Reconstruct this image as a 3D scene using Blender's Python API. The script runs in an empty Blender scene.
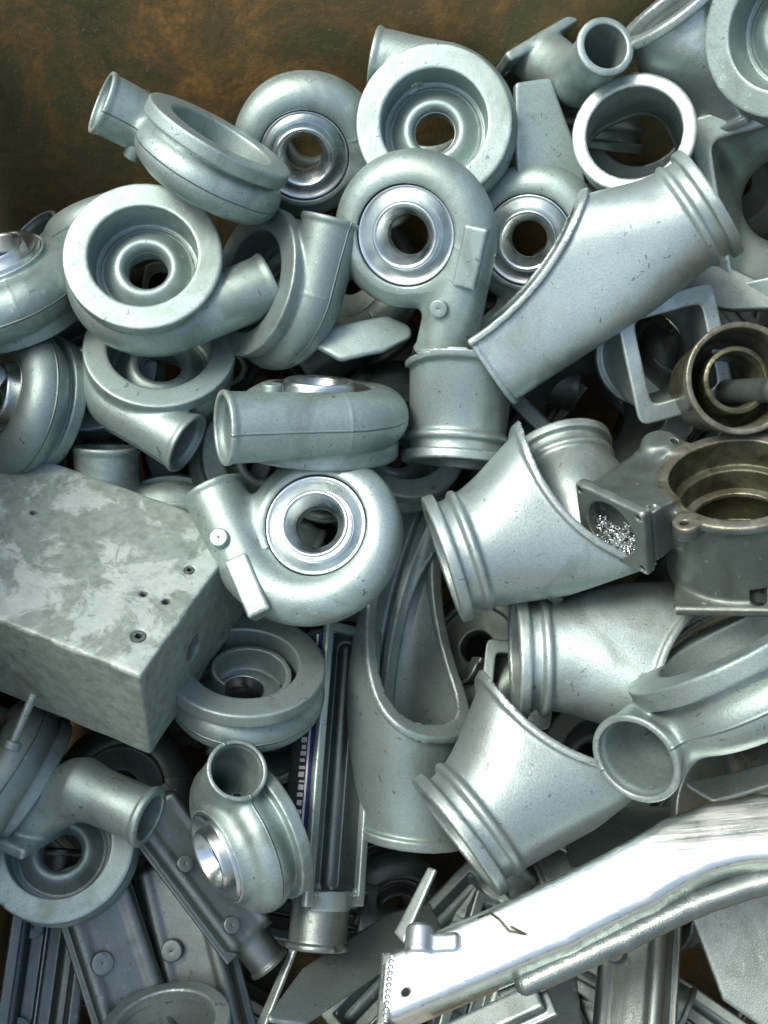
import bpy, math, random
import numpy as np
from mathutils import Vector, Matrix

R = math.radians
random.seed(7)
SC = bpy.context.scene
COL = SC.collection
MM = 0.001

# ------------------------------------------------------------------ camera, sky, sun, exposure
TILT = R(35)                      # camera looks down into the bin, 35 degrees off straight down
DIST = 1100.0                     # mm from the lens to the middle of the heap
TOW = Matrix.Rotation(TILT, 4, 'X')   # heap frame (x right, y up the slope, z out of the heap) -> world
cam = bpy.data.cameras.new('camera')
cam.sensor_fit = 'VERTICAL'; cam.sensor_height = 24
cam.lens = 24 * DIST / 1024.0
cam.clip_start = 0.02; cam.clip_end = 200
co = bpy.data.objects.new('camera', cam); COL.objects.link(co)
co.matrix_world = TOW @ Matrix.Translation((0, 0, DIST * MM))
SC.camera = co

SUN_EL, SUN_AZ = R(62), R(-96)     # azimuth from +y (behind the heap) towards +x
w = bpy.data.worlds.new('World'); SC.world = w; w.use_nodes = True
nt = w.node_tree
sky = nt.nodes.new('ShaderNodeTexSky'); sky.sky_type = 'NISHITA'; sky.sun_disc = False
sky.sun_elevation = SUN_EL; sky.sun_rotation = SUN_AZ
sky.air_density = 1.2; sky.dust_density = 6.0; sky.ozone_density = 1.0
nt.links.new(sky.outputs[0], nt.nodes['Background'].inputs[0])
nt.nodes['Background'].inputs[1].default_value = 0.15
sl = bpy.data.lights.new('sun', 'SUN'); sl.energy = 1.5; sl.angle = R(18); sl.color = (1, .96, .9)
so = bpy.data.objects.new('sun', sl); COL.objects.link(so)
sdir = Vector((math.sin(SUN_AZ) * math.cos(SUN_EL), math.cos(SUN_AZ) * math.cos(SUN_EL), math.sin(SUN_EL)))
so.rotation_euler = sdir.to_track_quat('Z', 'Y').to_euler()
SC.view_settings.view_transform = 'Standard'; SC.view_settings.look = 'None'
SC.view_settings.exposure = 0.78; SC.view_settings.gamma = 1

# ------------------------------------------------------------------ materials
class NT:
    def __init__(s, name):
        s.m = bpy.data.materials.new(name); s.m.use_nodes = True
        s.t = s.m.node_tree; s.b = s.t.nodes['Principled BSDF']
        s.co = s.n('ShaderNodeTexCoord').outputs['Object']
        inf = s.n('ShaderNodeObjectInfo')
        mul = s.n('ShaderNodeVectorMath', operation='SCALE'); mul.inputs[0].default_value = (3.1, 5.7, 4.3)
        sc_ = s.n('ShaderNodeSeparateColor'); s.l(inf.outputs['Color'], sc_.inputs[0])
        s.l(sc_.outputs[0], mul.inputs['Scale'])
        add = s.n('ShaderNodeVectorMath', operation='ADD'); s.l(s.co, add.inputs[0]); s.l(mul.outputs[0], add.inputs[1])
        s.rco = add.outputs[0]
        s.rnd = sc_.outputs[0]
    def n(s, t, **k):
        x = s.t.nodes.new(t)
        for a, b in k.items(): setattr(x, a, b)
        return x
    def l(s, a, b): s.t.links.new(a, b)
    def noise(s, scale, detail=3, rough=.5, vec=None, dist=0):
        x = s.n('ShaderNodeTexNoise'); x.inputs['Scale'].default_value = scale
        x.inputs['Detail'].default_value = detail; x.inputs['Roughness'].default_value = rough
        x.inputs['Distortion'].default_value = dist
        s.l(vec or s.rco, x.inputs['Vector']); return x.outputs['Fac']
    def ramp(s, v, stops):
        x = s.n('ShaderNodeValToRGB'); e = x.color_ramp.elements
        while len(e) > 1: e.remove(e[-1])
        for i, (p, c) in enumerate(stops):
            q = e[0] if i == 0 else e.new(p)
            q.position = p; q.color = tuple(c) + (1,) if hasattr(c, '__len__') else (c, c, c, 1)
        s.l(v, x.inputs[0]); return x.outputs[0]
    def math(s, op, a, b=None, c=None):
        x = s.n('ShaderNodeMath', operation=op)
        for i, v in enumerate((a, b, c)):
            if v is None: continue
            if hasattr(v, 'links'): s.l(v, x.inputs[i])
            else: x.inputs[i].default_value = v
        return x.outputs[0]
    def mix(s, f, a, b, mode='MIX'):
        x = s.n('ShaderNodeMix', data_type='RGBA', blend_type=mode)
        for v, i in ((f, 0), (a, 6), (b, 7)):
            if hasattr(v, 'links'): s.l(v, x.inputs[i])
            elif hasattr(v, '__len__'): x.inputs[i].default_value = tuple(v) + (1,)
            else: x.inputs[i].default_value = v
        return x.outputs[2]
    def bump(s, h, st, dist=.001, nrm=None):
        x = s.n('ShaderNodeBump'); x.inputs['Strength'].default_value = st
        x.inputs['Distance'].default_value = dist
        s.l(h, x.inputs['Height'])
        if nrm: s.l(nrm, x.inputs['Normal'])
        return x.outputs[0]
    def set(s, **k):
        for a, v in k.items():
            i = s.b.inputs[a.replace('_', ' ')]
            if hasattr(v, 'links'): s.l(v, i)
            elif hasattr(v, '__len__'): i.default_value = tuple(v) + (1,)
            else: i.default_value = v
        return s.m

def cast_metal(name, col, metallic=.66, rough=.47, seam=False, grime=.35, var=.12, grain=1.0):
    """sand-cast aluminium: grain, faint blotches, casting stains, a moulding seam"""
    k = NT(name)
    c = Vector(col)
    big = k.noise(9, 4, .6); mid = k.noise(60, 4, .65); fine = k.noise(900, 2, .6)
    base = k.ramp(big, [(.3, c * (1 - var)), (.7, c * (1 + var))])
    base = k.mix(k.ramp(mid, [(.5, 0), (.75, grime)]), base, c * .62)
    speck = k.ramp(k.noise(650, 2, .6), [(.42, 0), (.72, .55 * grain)])
    base = k.mix(speck, base, c * .6)
    # handling marks: oil films, white bloom, dark drips, different on every casting
    oil = k.ramp(k.math('ADD', k.noise(14, 5, .6, dist=.8), k.math('MULTIPLY', k.rnd, .16)), [(.60, 0), (.76, .55)])
    base = k.mix(k.math('MULTIPLY', oil, grain), base, (c[0] * .42, c[1] * .42, c[2] * .36))
    bloom = k.ramp(k.noise(75, 5, .7), [(.64, 0), (.72, .5)])
    base = k.mix(k.math('MULTIPLY', bloom, grain), base, (.55, .60, .59))
    nick = k.ramp(k.noise(130, 1, .4, dist=1.5), [(.72, 0), (.75, .7 * grain)])
    base = k.mix(nick, base, (.10, .12, .12))
    geo = k.n('ShaderNodeNewGeometry')
    wear = k.ramp(k.math('ADD', geo.outputs['Pointiness'], k.math('MULTIPLY', k.math('SUBTRACT', k.noise(90, 4, .6), .5), .07)), [(.535, 0), (.575, .55 * min(1, grain + .2))])
    base = k.mix(wear, base, (.60, .66, .65))
    dark = k.math('MULTIPLY_ADD', k.rnd, .42, .72)
    base = k.mix(1.0, base, k.mix(dark, (0, 0, 0), (1, 1, 1)), 'MULTIPLY')
    r = k.math('ADD', k.math('MULTIPLY', mid, .22), rough - .1)
    nb = k.bump(fine, .5 * grain, .0005)
    nb = k.bump(k.noise(240, 3, .6), .07 * grain, .001, nb)
    nb = k.bump(k.noise(38, 2, .5), .12 * grain, .003, nb)
    if seam:
        sp = k.n('ShaderNodeSeparateXYZ'); k.l(k.co, sp.inputs[0])
        wob = k.math('MULTIPLY', k.math('SUBTRACT', k.noise(25, 2, .5, k.co), .5), .0015)
        az = k.math('ABSOLUTE', k.math('ADD', sp.outputs['Z'], wob))
        line = k.ramp(k.math('MULTIPLY', az, 1000 / 1.3), [(0, 1), (1, 0)])
        off = k.math('MAXIMUM', k.math('GREATER_THAN', k.math('ABSOLUTE', k.math('SUBTRACT', sp.outputs['X'], .058)), .0262), k.math('GREATER_THAN', sp.outputs['Y'], -.025))
        line = k.math('MULTIPLY', line, off)
        nb = k.bump(line, .9, .0012, nb)
        base = k.mix(k.math('MULTIPLY', line, .5), base, c * .3)
    return k.set(Base_Color=base, Metallic=metallic, Roughness=r, Normal=nb)

def machined(name, col, rough=.2):
    k = NT(name); c = Vector(col)
    sp = k.n('ShaderNodeSeparateXYZ'); k.l(k.co, sp.inputs[0])
    rho = k.math('SQRT', k.math('ADD', k.math('POWER', sp.outputs['X'], 2.0), k.math('POWER', sp.outputs['Y'], 2.0)))
    cmb = k.n('ShaderNodeCombineXYZ'); k.l(rho, cmb.inputs[0]); k.l(sp.outputs['Z'], cmb.inputs[2]); k.l(k.rnd, cmb.inputs[1])
    g = k.noise(1600, 3, .7, cmb.outputs[0])
    r = k.ramp(k.noise(40, 3), [(.35, rough * .8), (.7, rough * 1.7)])
    base = k.ramp(k.noise(50, 3), [(.4, c), (.8, c * .8)])
    return k.set(Base_Color=base, Metallic=1.0, Roughness=r, Normal=k.bump(g, .5, .0003))

ALU = cast_metal('cast_aluminium', (.31, .412, .392), seam=False)
ALU_S = cast_metal('cast_aluminium_seamed', (.305, .407, .388), seam=True)
ALU_B = cast_metal('pale_cast_aluminium', (.385, .488, .47), rough=.40, grime=.2)
ALU_D = cast_metal('dull_shaded_aluminium', (.20, .26, .24), rough=.42)  # dull plate metal; on the low castings, gap shade put into the colour
SHINY = machined('machined_aluminium', (.62, .70, .70), .28)
STEEL = cast_metal('dull_pressed_metal', (.20, .25, .235), metallic=.8, rough=.36)
POL_ = cast_metal('polished_aluminium', (.62, .69, .675), metallic=.95, rough=.3, grime=.03, var=.03, grain=.12)
def brushed(name, col):
    k = NT(name); c = Vector(col)
    mp = k.n('ShaderNodeMapping'); mp.inputs['Rotation'].default_value = (0, 0, R(-23)); mp.inputs['Scale'].default_value = (6, 160, 160)
    k.l(k.co, mp.inputs[0])
    st = k.noise(1.0, 6, .7, mp.outputs[0]); n = k.noise(18, 5, .65)
    base = k.mix(k.ramp(n, [(.52, 0), (.72, .5)]), c, c * .55)
    base = k.mix(k.ramp(k.noise(110, 3, .6), [(.66, 0), (.74, .6)]), base, c * .35)
    r = k.math('ADD', k.ramp(st, [(.3, .16), (.7, .42)]), k.math('MULTIPLY', k.ramp(n, [(.4, 0), (.7, 1)]), .12))
    nb = k.bump(st, .35, .0008); nb = k.bump(k.noise(30, 3), .10, .003, nb)
    return k.set(Base_Color=base, Metallic=.97, Roughness=r, Normal=nb)
POL = brushed('brushed_bright_metal', (.66, .73, .71))
GREASY = cast_metal('oil_stained_casting', (.12, .155, .14), metallic=.5, rough=.34, grime=.7, var=.3)

def greasy_mat(name, col, oil):
    k = NT(name); c = Vector(col); o = Vector(oil)
    f = k.ramp(k.noise(22, 5, .65, dist=.6), [(.38, 0), (.62, 1)])
    base = k.mix(f, c, o)
    base = k.mix(k.ramp(k.noise(120, 4, .7), [(.5, 0), (.75, .6)]), base, c * .3)
    r = k.ramp(f, [(0, .5), (1, .22)])
    nb = k.bump(k.noise(300, 3, .6), .4, .001); nb = k.bump(k.noise(30, 3), .4, .003, nb)
    return k.set(Base_Color=base, Metallic=.55, Roughness=r, Normal=nb)
OILY = greasy_mat('oily_inside', (.095, .105, .065), (.035, .036, .018))
OLIVE = greasy_mat('olive_stained_metal', (.19, .205, .165), (.10, .095, .06))

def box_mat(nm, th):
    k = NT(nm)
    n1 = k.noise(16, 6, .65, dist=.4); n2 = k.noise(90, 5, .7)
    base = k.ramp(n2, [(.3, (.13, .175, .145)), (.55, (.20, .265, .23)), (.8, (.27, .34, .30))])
    worn = k.ramp(n1, [(th + .02, 0), (th + .08, .9)])  # real wear, thinned on the sides to paint in their shade
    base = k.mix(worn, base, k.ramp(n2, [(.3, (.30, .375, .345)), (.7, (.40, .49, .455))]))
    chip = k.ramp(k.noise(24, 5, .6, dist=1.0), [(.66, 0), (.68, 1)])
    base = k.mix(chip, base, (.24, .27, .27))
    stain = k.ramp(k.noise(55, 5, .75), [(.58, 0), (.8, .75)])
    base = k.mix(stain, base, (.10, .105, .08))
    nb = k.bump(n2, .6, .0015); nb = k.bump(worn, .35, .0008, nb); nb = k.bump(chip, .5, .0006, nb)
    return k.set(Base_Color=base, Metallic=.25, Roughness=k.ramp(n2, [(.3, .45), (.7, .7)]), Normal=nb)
BOXT = box_mat('worn_paint_lit_top', .46); BOXM = box_mat('stained_shaded_sides', .62)  # worn paint; top paler, sides darker: light and shade put into the colour

def rust_mat():
    k = NT('rusted_steel')
    g = k.co
    n1 = k.noise(4.5, 12, .74, g, .4); n2 = k.noise(60, 8, .75, g); n3 = k.noise(2.2, 4, .6, g)
    base = k.ramp(n1, [(.36, (.042, .048, .016)), (.47, (.12, .095, .034)), (.54, (.27, .14, .042)), (.62, (.60, .28, .075))])
    base = k.mix(k.ramp(n2, [(.45, 0), (.7, .75)]), base, (.075, .078, .034))
    base = k.mix(k.ramp(n3, [(.4, .0), (.65, .6)]), base, (.095, .095, .036))
    base = k.mix(k.ramp(k.noise(230, 3, .6, g), [(.64, 0), (.70, .6)]), base, (.25, .24, .19))
    nb = k.bump(n2, .6, .003); nb = k.bump(n1, .5, .006, nb)
    return k.set(Base_Color=base, Metallic=.1, Roughness=.72, Normal=nb)
RUST = rust_mat()

def plain(name, col, metallic=.0, rough=.5):
    k = NT(name); c = Vector(col)
    base = k.ramp(k.noise(60, 4), [(.3, c * .8), (.7, c * 1.15)])
    return k.set(Base_Color=base, Metallic=metallic, Roughness=rough, Normal=k.bump(k.noise(300, 2), .3, .001))
WHITE_M = plain('white_mark_paint', (.8, .82, .85), 0, .4)
BLUE_M = plain('dark_blue_paint', (.03, .05, .18), 0, .4)
CONC = plain('concrete', (.28, .27, .25), 0, .8)

# ------------------------------------------------------------------ signed-distance modelling, mm
def smin(a, b, k):
    h = np.clip(.5 + .5 * (b - a) / k, 0, 1); return b + (a - b) * h - k * h * (1 - h)
def smax(a, b, k): return -smin(-a, -b, k)
def sstep(a, b, x):
    t = np.clip((x - a) / (b - a), 0, 1); return t * t * (3 - 2 * t)
def box(x, y, z, c, h, r=2):
    qx, qy, qz = abs(x - c[0]) - h[0] + r, abs(y - c[1]) - h[1] + r, abs(z - c[2]) - h[2] + r
    return np.sqrt(np.maximum(qx, 0)**2 + np.maximum(qy, 0)**2 + np.maximum(qz, 0)**2) + np.minimum(np.maximum(np.maximum(qx, qy), qz), 0) - r
def cyl(u, v, t, cu, cv, r, t0, t1, rd=1.5):
    a = np.hypot(u - cu, v - cv) - r + rd; b = abs(t - (t0 + t1) / 2) - (t1 - t0) / 2 + rd
    return np.minimum(np.maximum(a, b), 0) + np.hypot(np.maximum(a, 0), np.maximum(b, 0)) - rd
def seg(x, y, z, a, b, r):
    a = np.array(a, float); b = np.array(b, float); d = b - a
    t = np.clip(((x - a[0]) * d[0] + (y - a[1]) * d[1] + (z - a[2]) * d[2]) / (d @ d), 0, 1)
    return np.sqrt((x - a[0] - t * d[0])**2 + (y - a[1] - t * d[1])**2 + (z - a[2] - t * d[2])**2) - r

def surface(f, lo, hi, h):
    lo = np.array(lo, float); n = np.ceil((np.array(hi, float) - lo) / h).astype(int) + 1
    ax = [lo[i] + h * np.arange(n[i]) for i in range(3)]
    V = np.empty(n, np.float32)
    for i0 in range(0, n[0], 24):
        X, Y, Z = np.meshgrid(ax[0][i0:i0 + 24], ax[1], ax[2], indexing='ij')
        V[i0:i0 + 24] = f(X, Y, Z)
    ins = V < 0
    for a in range(3):       # closed at the border
        sl = [slice(None)] * 3
        for e in (0, -1): sl[a] = e; V[tuple(sl)] = np.maximum(V[tuple(sl)], .01); 
    ins = V < 0
    c8 = [(i, j, k) for i in (0, 1) for j in (0, 1) for k in (0, 1)]
    S = sum(ins[i:n[0] - 1 + i, j:n[1] - 1 + j, k:n[2] - 1 + k].astype(np.int8) for i, j, k in c8)
    act = np.argwhere((S > 0) & (S < 8))
    idx = -np.ones(S.shape, np.int64); idx[tuple(act.T)] = np.arange(len(act))
    acc = np.zeros((len(act), 3)); cnt = np.zeros(len(act))
    for a in range(3):
        o = [b for b in range(3) if b != a]
        for u in (0, 1):
            for v in (0, 1):
                p = act.copy(); p[:, o[0]] += u; p[:, o[1]] += v
                q = p.copy(); q[:, a] += 1
                va = V[tuple(p.T)]; vb = V[tuple(q.T)]
                m = (va < 0) != (vb < 0)
                t = np.where(m, va / np.where(m, va - vb, 1), 0)
                pt = p.astype(float); pt[:, a] += t
                acc[m] += pt[m]; cnt[m] += 1
    P = lo + h * acc / cnt[:, None]
    quads = []
    for a in range(3):
        b, c = (a + 1) % 3, (a + 2) % 3
        s0 = [slice(None)] * 3; s1 = [slice(None)] * 3
        s0[a] = slice(0, n[a] - 1); s1[a] = slice(1, n[a])
        e = np.argwhere(ins[tuple(s0)] != ins[tuple(s1)])
        e = e[(e[:, b] > 0) & (e[:, c] > 0) & (e[:, b] < n[b] - 1) & (e[:, c] < n[c] - 1)]
        fl = ins[tuple(e.T)]
        def cell(db, dc):
            q = e.copy(); q[:, b] -= db; q[:, c] -= dc; return idx[tuple(q.T)]
        Q = np.stack([cell(1, 1), cell(0, 1), cell(0, 0), cell(1, 0)], 1)
        Q[~fl] = Q[~fl][:, ::-1]
        quads.append(Q)
    Q = np.concatenate(quads)
    def grad(P, e):
        G = np.empty_like(P)
        for i in range(3):
            d = np.zeros(3); d[i] = e
            G[:, i] = f(*(P + d).T) - f(*(P - d).T)
        return G / (2 * e)
    P0 = P.copy()
    for _ in range(3):
        v = f(*P.T); G = grad(P, h * .15); g2 = np.maximum((G**2).sum(1), .05)
        st = (v / g2)[:, None] * G
        ln = np.linalg.norm(st, axis=1, keepdims=True); st *= np.minimum(1, h * .5 / np.maximum(ln, 1e-6))
        P = P - st
    mv = P - P0; ln = np.linalg.norm(mv, axis=1, keepdims=True); P = P0 + mv * np.minimum(1, h * .8 / np.maximum(ln, 1e-6))
    # normals: mesh normals blended over neighbours are robust at edges
    N = np.zeros_like(P)
    A, B, C_, D = (P[Q[:, i]] for i in range(4))
    fn = np.cross(C_ - A, D - B)
    for i in range(4): np.add.at(N, Q[:, i], fn)
    N /= np.maximum(np.linalg.norm(N, axis=1, keepdims=True), 1e-9)
    return P, Q, N

def to_mesh(name, P, Q, N, mat):
    used, inv = np.unique(Q, return_inverse=True); Q2 = inv.reshape(Q.shape)
    me = bpy.data.meshes.new(name)
    me.vertices.add(len(used)); me.vertices.foreach_set('co', (P[used] * MM).astype(np.float32).ravel())
    nl = Q2.size; me.loops.add(nl); me.loops.foreach_set('vertex_index', Q2.astype(np.int32).ravel())
    k = Q2.shape[1]
    me.polygons.add(len(Q2)); me.polygons.foreach_set('loop_start', np.arange(0, nl, k, dtype=np.int32))
    me.update(calc_edges=True)
    me.polygons.foreach_set('use_smooth', np.ones(len(Q2), bool))
    if N is not None: me.normals_split_custom_set_from_vertices([tuple(v) for v in N[used]])
    me.materials.append(mat)
    return me

class Tpl:
    """one kind of casting: a tree of named meshes in mm, local axes"""
    def __init__(s, name): s.name = name; s.parts = []; s.lo = []
    def sdf(s, f, lo, hi, h, split, default, mat):
        """split: list of (part name, test(x,y,z) on face centres, material or None)"""
        P, Q, N = surface(f, lo, hi, h)
        c = P[Q].mean(1); left = np.ones(len(Q), bool)
        for nm, test, m in split:
            k = test(c[:, 0], c[:, 1], c[:, 2]) & left
            if k.sum() > 3: s.parts.append((nm, to_mesh(nm, P, Q[k], N, m or mat), None)); left &= ~k
        s.parts.insert(0, (default, to_mesh(default, P, Q[left], N, mat), None))
        return s
    def add(s, nm, me, parent=None): s.parts.append((nm, me, parent)); return s

def lathe(name, prof, mat, n=72, mtx=None, smooth=True, closed=True):
    """prof: list of (rho, z); closed profile ring; autosmooth by splitting hard corners"""
    prof = list(prof)
    if closed: prof.append(prof[0])
    V, F = [], []
    for a, b in zip(prof[:-1], prof[1:]):      # every band has its own vertices: crisp machined corners
        k = len(V)
        for i in range(n):
            t = 2 * math.pi * i / n
            for r, z in (a, b): V.append((r * math.cos(t), r * math.sin(t), z))
        for i in range(n):
            j = (i + 1) % n
            F.append((k + 2 * i, k + 2 * j, k + 2 * j + 1, k + 2 * i + 1))
    P = np.array(V, float)
    if mtx is not None: P = np.array([mtx @ Vector(p) for p in P])
    Q = np.array(F)
    # orient outwards is not needed for opaque metal
    N = np.zeros_like(P); A, B, C_, D = (P[Q[:, i]] for i in range(4))
    fn = np.cross(C_ - A, D - B)
    for i in range(4): np.add.at(N, Q[:, i], fn)
    N /= np.maximum(np.linalg.norm(N, axis=1, keepdims=True), 1e-9)
    return to_mesh(name, P, Q, N, mat)

def round_prof(prof, r, steps=3):
    """soften the corners of a closed (rho,z) profile"""
    out = []; n = len(prof)
    for i in range(n):
        p0, p1, p2 = (np.array(prof[(i + k - 1) % n], float) for k in range(3))
        a = p0 - p1; b = p2 - p1; la, lb = np.linalg.norm(a), np.linalg.norm(b)
        rr = min(r, la * .4, lb * .4)
        A = p1 + a / la * rr; B = p1 + b / lb * rr
        for t in np.linspace(0, 1, steps + 1):
            out.append(tuple((1 - t)**2 * A + 2 * t * (1 - t) * p1 + t * t * B))
    return out

def smooth_lathe(name, prof, mat, n=72, mtx=None):
    """like lathe but welded, for rounded profiles"""
    V, F = [], []; m = len(prof)
    for r, z in prof:
        for i in range(n):
            t = 2 * math.pi * i / n; V.append((r * math.cos(t), r * math.sin(t), z))
    for k in range(m):
        k2 = (k + 1) % m
        for i in range(n):
            j = (i + 1) % n
            F.append((k * n + i, k * n + j, k2 * n + j, k2 * n + i))
    P = np.array(V, float)
    if mtx is not None: P = np.array([mtx @ Vector(p) for p in P])
    return to_mesh(name, P, np.array(F), None, mat)

# ------------------------------------------------------------------ kinds of casting
def collar_mesh(k=1.0, zf=12):
    """machined inlet: outer bevel, groove, inner lip, bore"""
    p = [(18.8, zf - 16), (18.8, zf - 3), (26.5, zf + 11), (29, zf + 12.5), (31, zf + 10), (32.5, zf - 3),
         (42, zf + 5.5), (45, zf + 6.5), (46, zf + 2), (46, zf - 8), (38, zf - 8)]
    return smooth_lathe('inlet_collar', round_prof([(a * k if a > 20 else a, b) for a, b in p], 1.5), SHINY)

def duct(name, L=285, cz=250, cx=185, cr=251, hw=50, hh=52, flare=12, tip=32, mat=None, h=2.0, lift=8, rimw=5, rib=False, fb=None, bow=0, bead2=True):
    """round flanged pipe running out into an obliquely cut trough; origin at the flange centre, +X along, +Z open side"""
    mat = mat or ALU_B
    def f(x, y, z):
        s = x / L
        if bow: y = y - bow * (1 - (2 * s - 1)**2)
        wy = hw + 3 * sstep(0, .3, s) - (hw - tip) * sstep(.35, 1, s)
        if fb is None:
            hz = hh + flare * sstep(.08, .45, s); zc = lift * sstep(.08, .5, s)
        else:
            tp = hh + (flare + lift) * sstep(.05, .45, s); bt_ = hh + fb * np.clip(s - .03, 0, 1)
            hz = (tp + bt_) / 2; zc = (tp - bt_) / 2
        p = 2 + 1.4 * sstep(.1, .6, s)
        q = ((abs(y) / wy)**p + (abs(z - zc) / hz)**p)**(1 / p)
        d = (q - 1) * np.minimum(wy, hz)
        cut = np.minimum(cr - np.hypot(x - cx, z - cz), 1e9)
        cutr = np.maximum(-cut, -1e9)
        cutr = np.minimum(cutr, np.maximum(cx - x, (cz - cr) - z))   # <0 inside what is cut away
        sh = np.maximum(d, -(d + 4.8))
        sh = smax(sh, -cutr, 1)
        rim = np.maximum(np.maximum(abs(cutr - 2) - 3.2, d - rimw), -(d + 6.5))
        sh = smin(sh, rim, 2.5)
        if rib: sh = smin(sh, np.maximum(np.maximum(abs(y + 4 + x * .03) - 9 + .9 * np.abs(d + 10), d), np.maximum(-(d + 14), np.maximum(z, 60 - x))), 9)
        end = np.maximum(np.maximum(abs(x - L) - 2.5, d - 2), -cutr)
        end = np.maximum(end, -(d + 6))
        sh = smin(sh, end, 2)
        r = np.hypot(y, z)
        b1 = np.hypot(np.maximum(abs(x - 5) - 3.5, 0), np.maximum(r - hw - 6.5, 0)) - 2
        if bead2: b1 = smin(b1, np.hypot(x - 26, r - hw - 2) - 4.2, 3)
        b1 = np.maximum(b1, -(r - hw + 4))
        sh = smin(sh, b1, 3)
        return np.maximum(np.maximum(sh, -x), x - L - 2.5)
    t = Tpl(name)
    def isrim(x, y, z):
        c = np.minimum(-(cr - np.hypot(x - cx, z - cz)), np.maximum(cx - x, (cz - cr) - z))
        return (c < 5.5) & (x > 32)
    zmax = min(hh + flare + lift + 10, 110)
    t.sdf(f, (-4, -hw - 14, -hh - 14), (L + 6, hw + 14 + bow, zmax), h,
          [('pipe_flange', lambda x, y, z: x < 31, None), ('opening_rim', isrim, None)], 'body', mat)
    return t

def transition(name, L=105, r=50, ry=52, rz=56, lip=13, mat=None, h=2.0, shift=0):
    """round flange at x=0 lofted to a rectangular flange at x=L"""
    mat = mat or ALU
    def f(x, y, z):
        s = sstep(.1, .85, x / L); p = 2 + 9 * s
        wy = r + (ry - r) * s; wz = r + (rz - r) * s; zz = z - shift * s
        q = ((abs(y) / wy)**p + (abs(zz) / wz)**p)**(1 / p)
        d = (q - 1) * np.minimum(wy, wz)
        sh = np.maximum(d, -(d + 5))
        fl = np.maximum(np.maximum(abs(x - L + 3) - 3.5, d - lip), -(d + 5))
        sh = smin(sh, fl, 2)
        rr = np.hypot(y, z)
        b1 = np.maximum(np.hypot(np.maximum(abs(x - 4) - 2.5, 0), np.maximum(rr - r - 6, 0)) - 2, -(rr - r + 5))
        sh = smin(sh, b1, 3)
        return np.maximum(np.maximum(sh, -x), x - L)
    t = Tpl(name)
    t.sdf(f, (-4, -max(r, ry) - lip - 6, -max(r, rz) - lip - 6), (L + 4, max(r, ry) + lip + 6, max(r, rz) + lip + 6 + shift), h,
          [('round_flange', lambda x, y, z: x < 12, None), ('rectangular_flange', lambda x, y, z: x > L - 8, None)], 'body', mat)
    return t

def tank(name, W=38, L=250, D=52, neck=27, mat=None, h=1.8, bosses=True, rim=7):
    """long hollow end tank, open towards +Z, round neck at the -Y end"""
    mat = mat or STEEL
    def f(x, y, z):
        o = box(x, y, z, (0, 0, -D / 2), (W, L / 2, D / 2), 14)
        o = smax(o, z, 1)
        i = box(x, y, z, (0, 0, -D / 2 + 8), (W - 5, L / 2 - 5, D / 2 + 4), 11)
        d = smax(o, -i, 1.5)
        fr = np.maximum(box(x, y, z, (0, 0, -3), (W + rim, L / 2 + rim, 3.5), 1.5), -box(x, y, z, (0, 0, -3), (W - 5, L / 2 - 5, 9), 1))
        d = smin(d, fr, 2)
        nk = cyl(x, z, y, 0, -D / 2 + 2, neck, -L / 2 - 44, -L / 2 + 10, 1)
        bd = cyl(x, z, y, 0, -D / 2 + 2, neck + 2.5, -L / 2 - 44, -L / 2 - 38, 1.5)
        d = smin(smin(d, nk, 6), bd, 2)
        nb = cyl(x, z, y, 0, -D / 2 + 2, neck - 4, -L / 2 - 60, -L / 2 + 20, 1)
        d = smax(d, -nb, 1)
        rib = np.maximum(abs(x) - 1.8, np.maximum(abs(y) - L / 2 + 6, abs(z + D - 6) - 5))
        for sx in (-1, 1): d = smin(d, seg(x, y, z, (sx * W * .76, -L / 2 + 14, -D + 7), (sx * W * .76, L / 2 - 14, -D + 7), 9.5), 3)
        return smin(d, rib, 2)
    t = Tpl(name)
    t.sdf(f, (-max(W + rim, neck) - 6, -L / 2 - 48, -D - 10), (max(W + rim, neck) + 6, L / 2 + 14, 6), h,
          [('neck', lambda x, y, z: y < -L / 2 - 7, None), ('rim', lambda x, y, z: z > -7, None)], 'body', mat)
    if bosses:
        for yy in (-L * .34, L * .1):
            t.add('boss', smooth_lathe('boss', round_prof([(.2, -D + 12), (.2, -D - 12), (11, -D - 12), (12.5, -D + 12)], 1.5), mat, 40, Matrix.Translation((W * .45, yy, 0))))
    return t

def elbow_pipe(name, r=27, L=80, mat=None, h=1.6, bead=True):
    """a cast elbow: round neck, bend, mounting foot with two ears"""
    mat = mat or ALU
    def f(x, y, z):
        a = cyl(y, z, x, 0, 0, r, 0, L, 1)
        b = seg(x, y, z, (L, 0, 0), (L + 40, 0, -40), r + 2)
        foot = box(x, y, z, (L + 55, 0, -62), (r + 12, r + 20, 6), 4)
        d = smin(a, b, 10); d = smin(d, seg(x, y, z, (L + 40, 0, -40), (L + 55, 0, -60), r + 2), 10)
        d = smin(np.maximum(d, -66 - z), foot, 6)
        if bead: d = smin(d, cyl(y, z, x, 0, 0, r + 3, 0, 7, 2), 2)
        d = smax(d, -cyl(y, z, x, 0, 0, r - 4.5, -20, L + 10, 5), 1)
        for s in (-1, 1): d = smax(d, -cyl(x, y, z, L + 55, s * (r + 10), 5, -90, -40, 1), 1)
        return d
    t = Tpl(name)
    t.sdf(f, (-4, -r - 26, -72), (L + 104, r + 26, r + 8), h,
          [('neck', lambda x, y, z: x < 12, None), ('mounting_foot', lambda x, y, z: z < -54, None)], 'body', mat)
    return t

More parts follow.
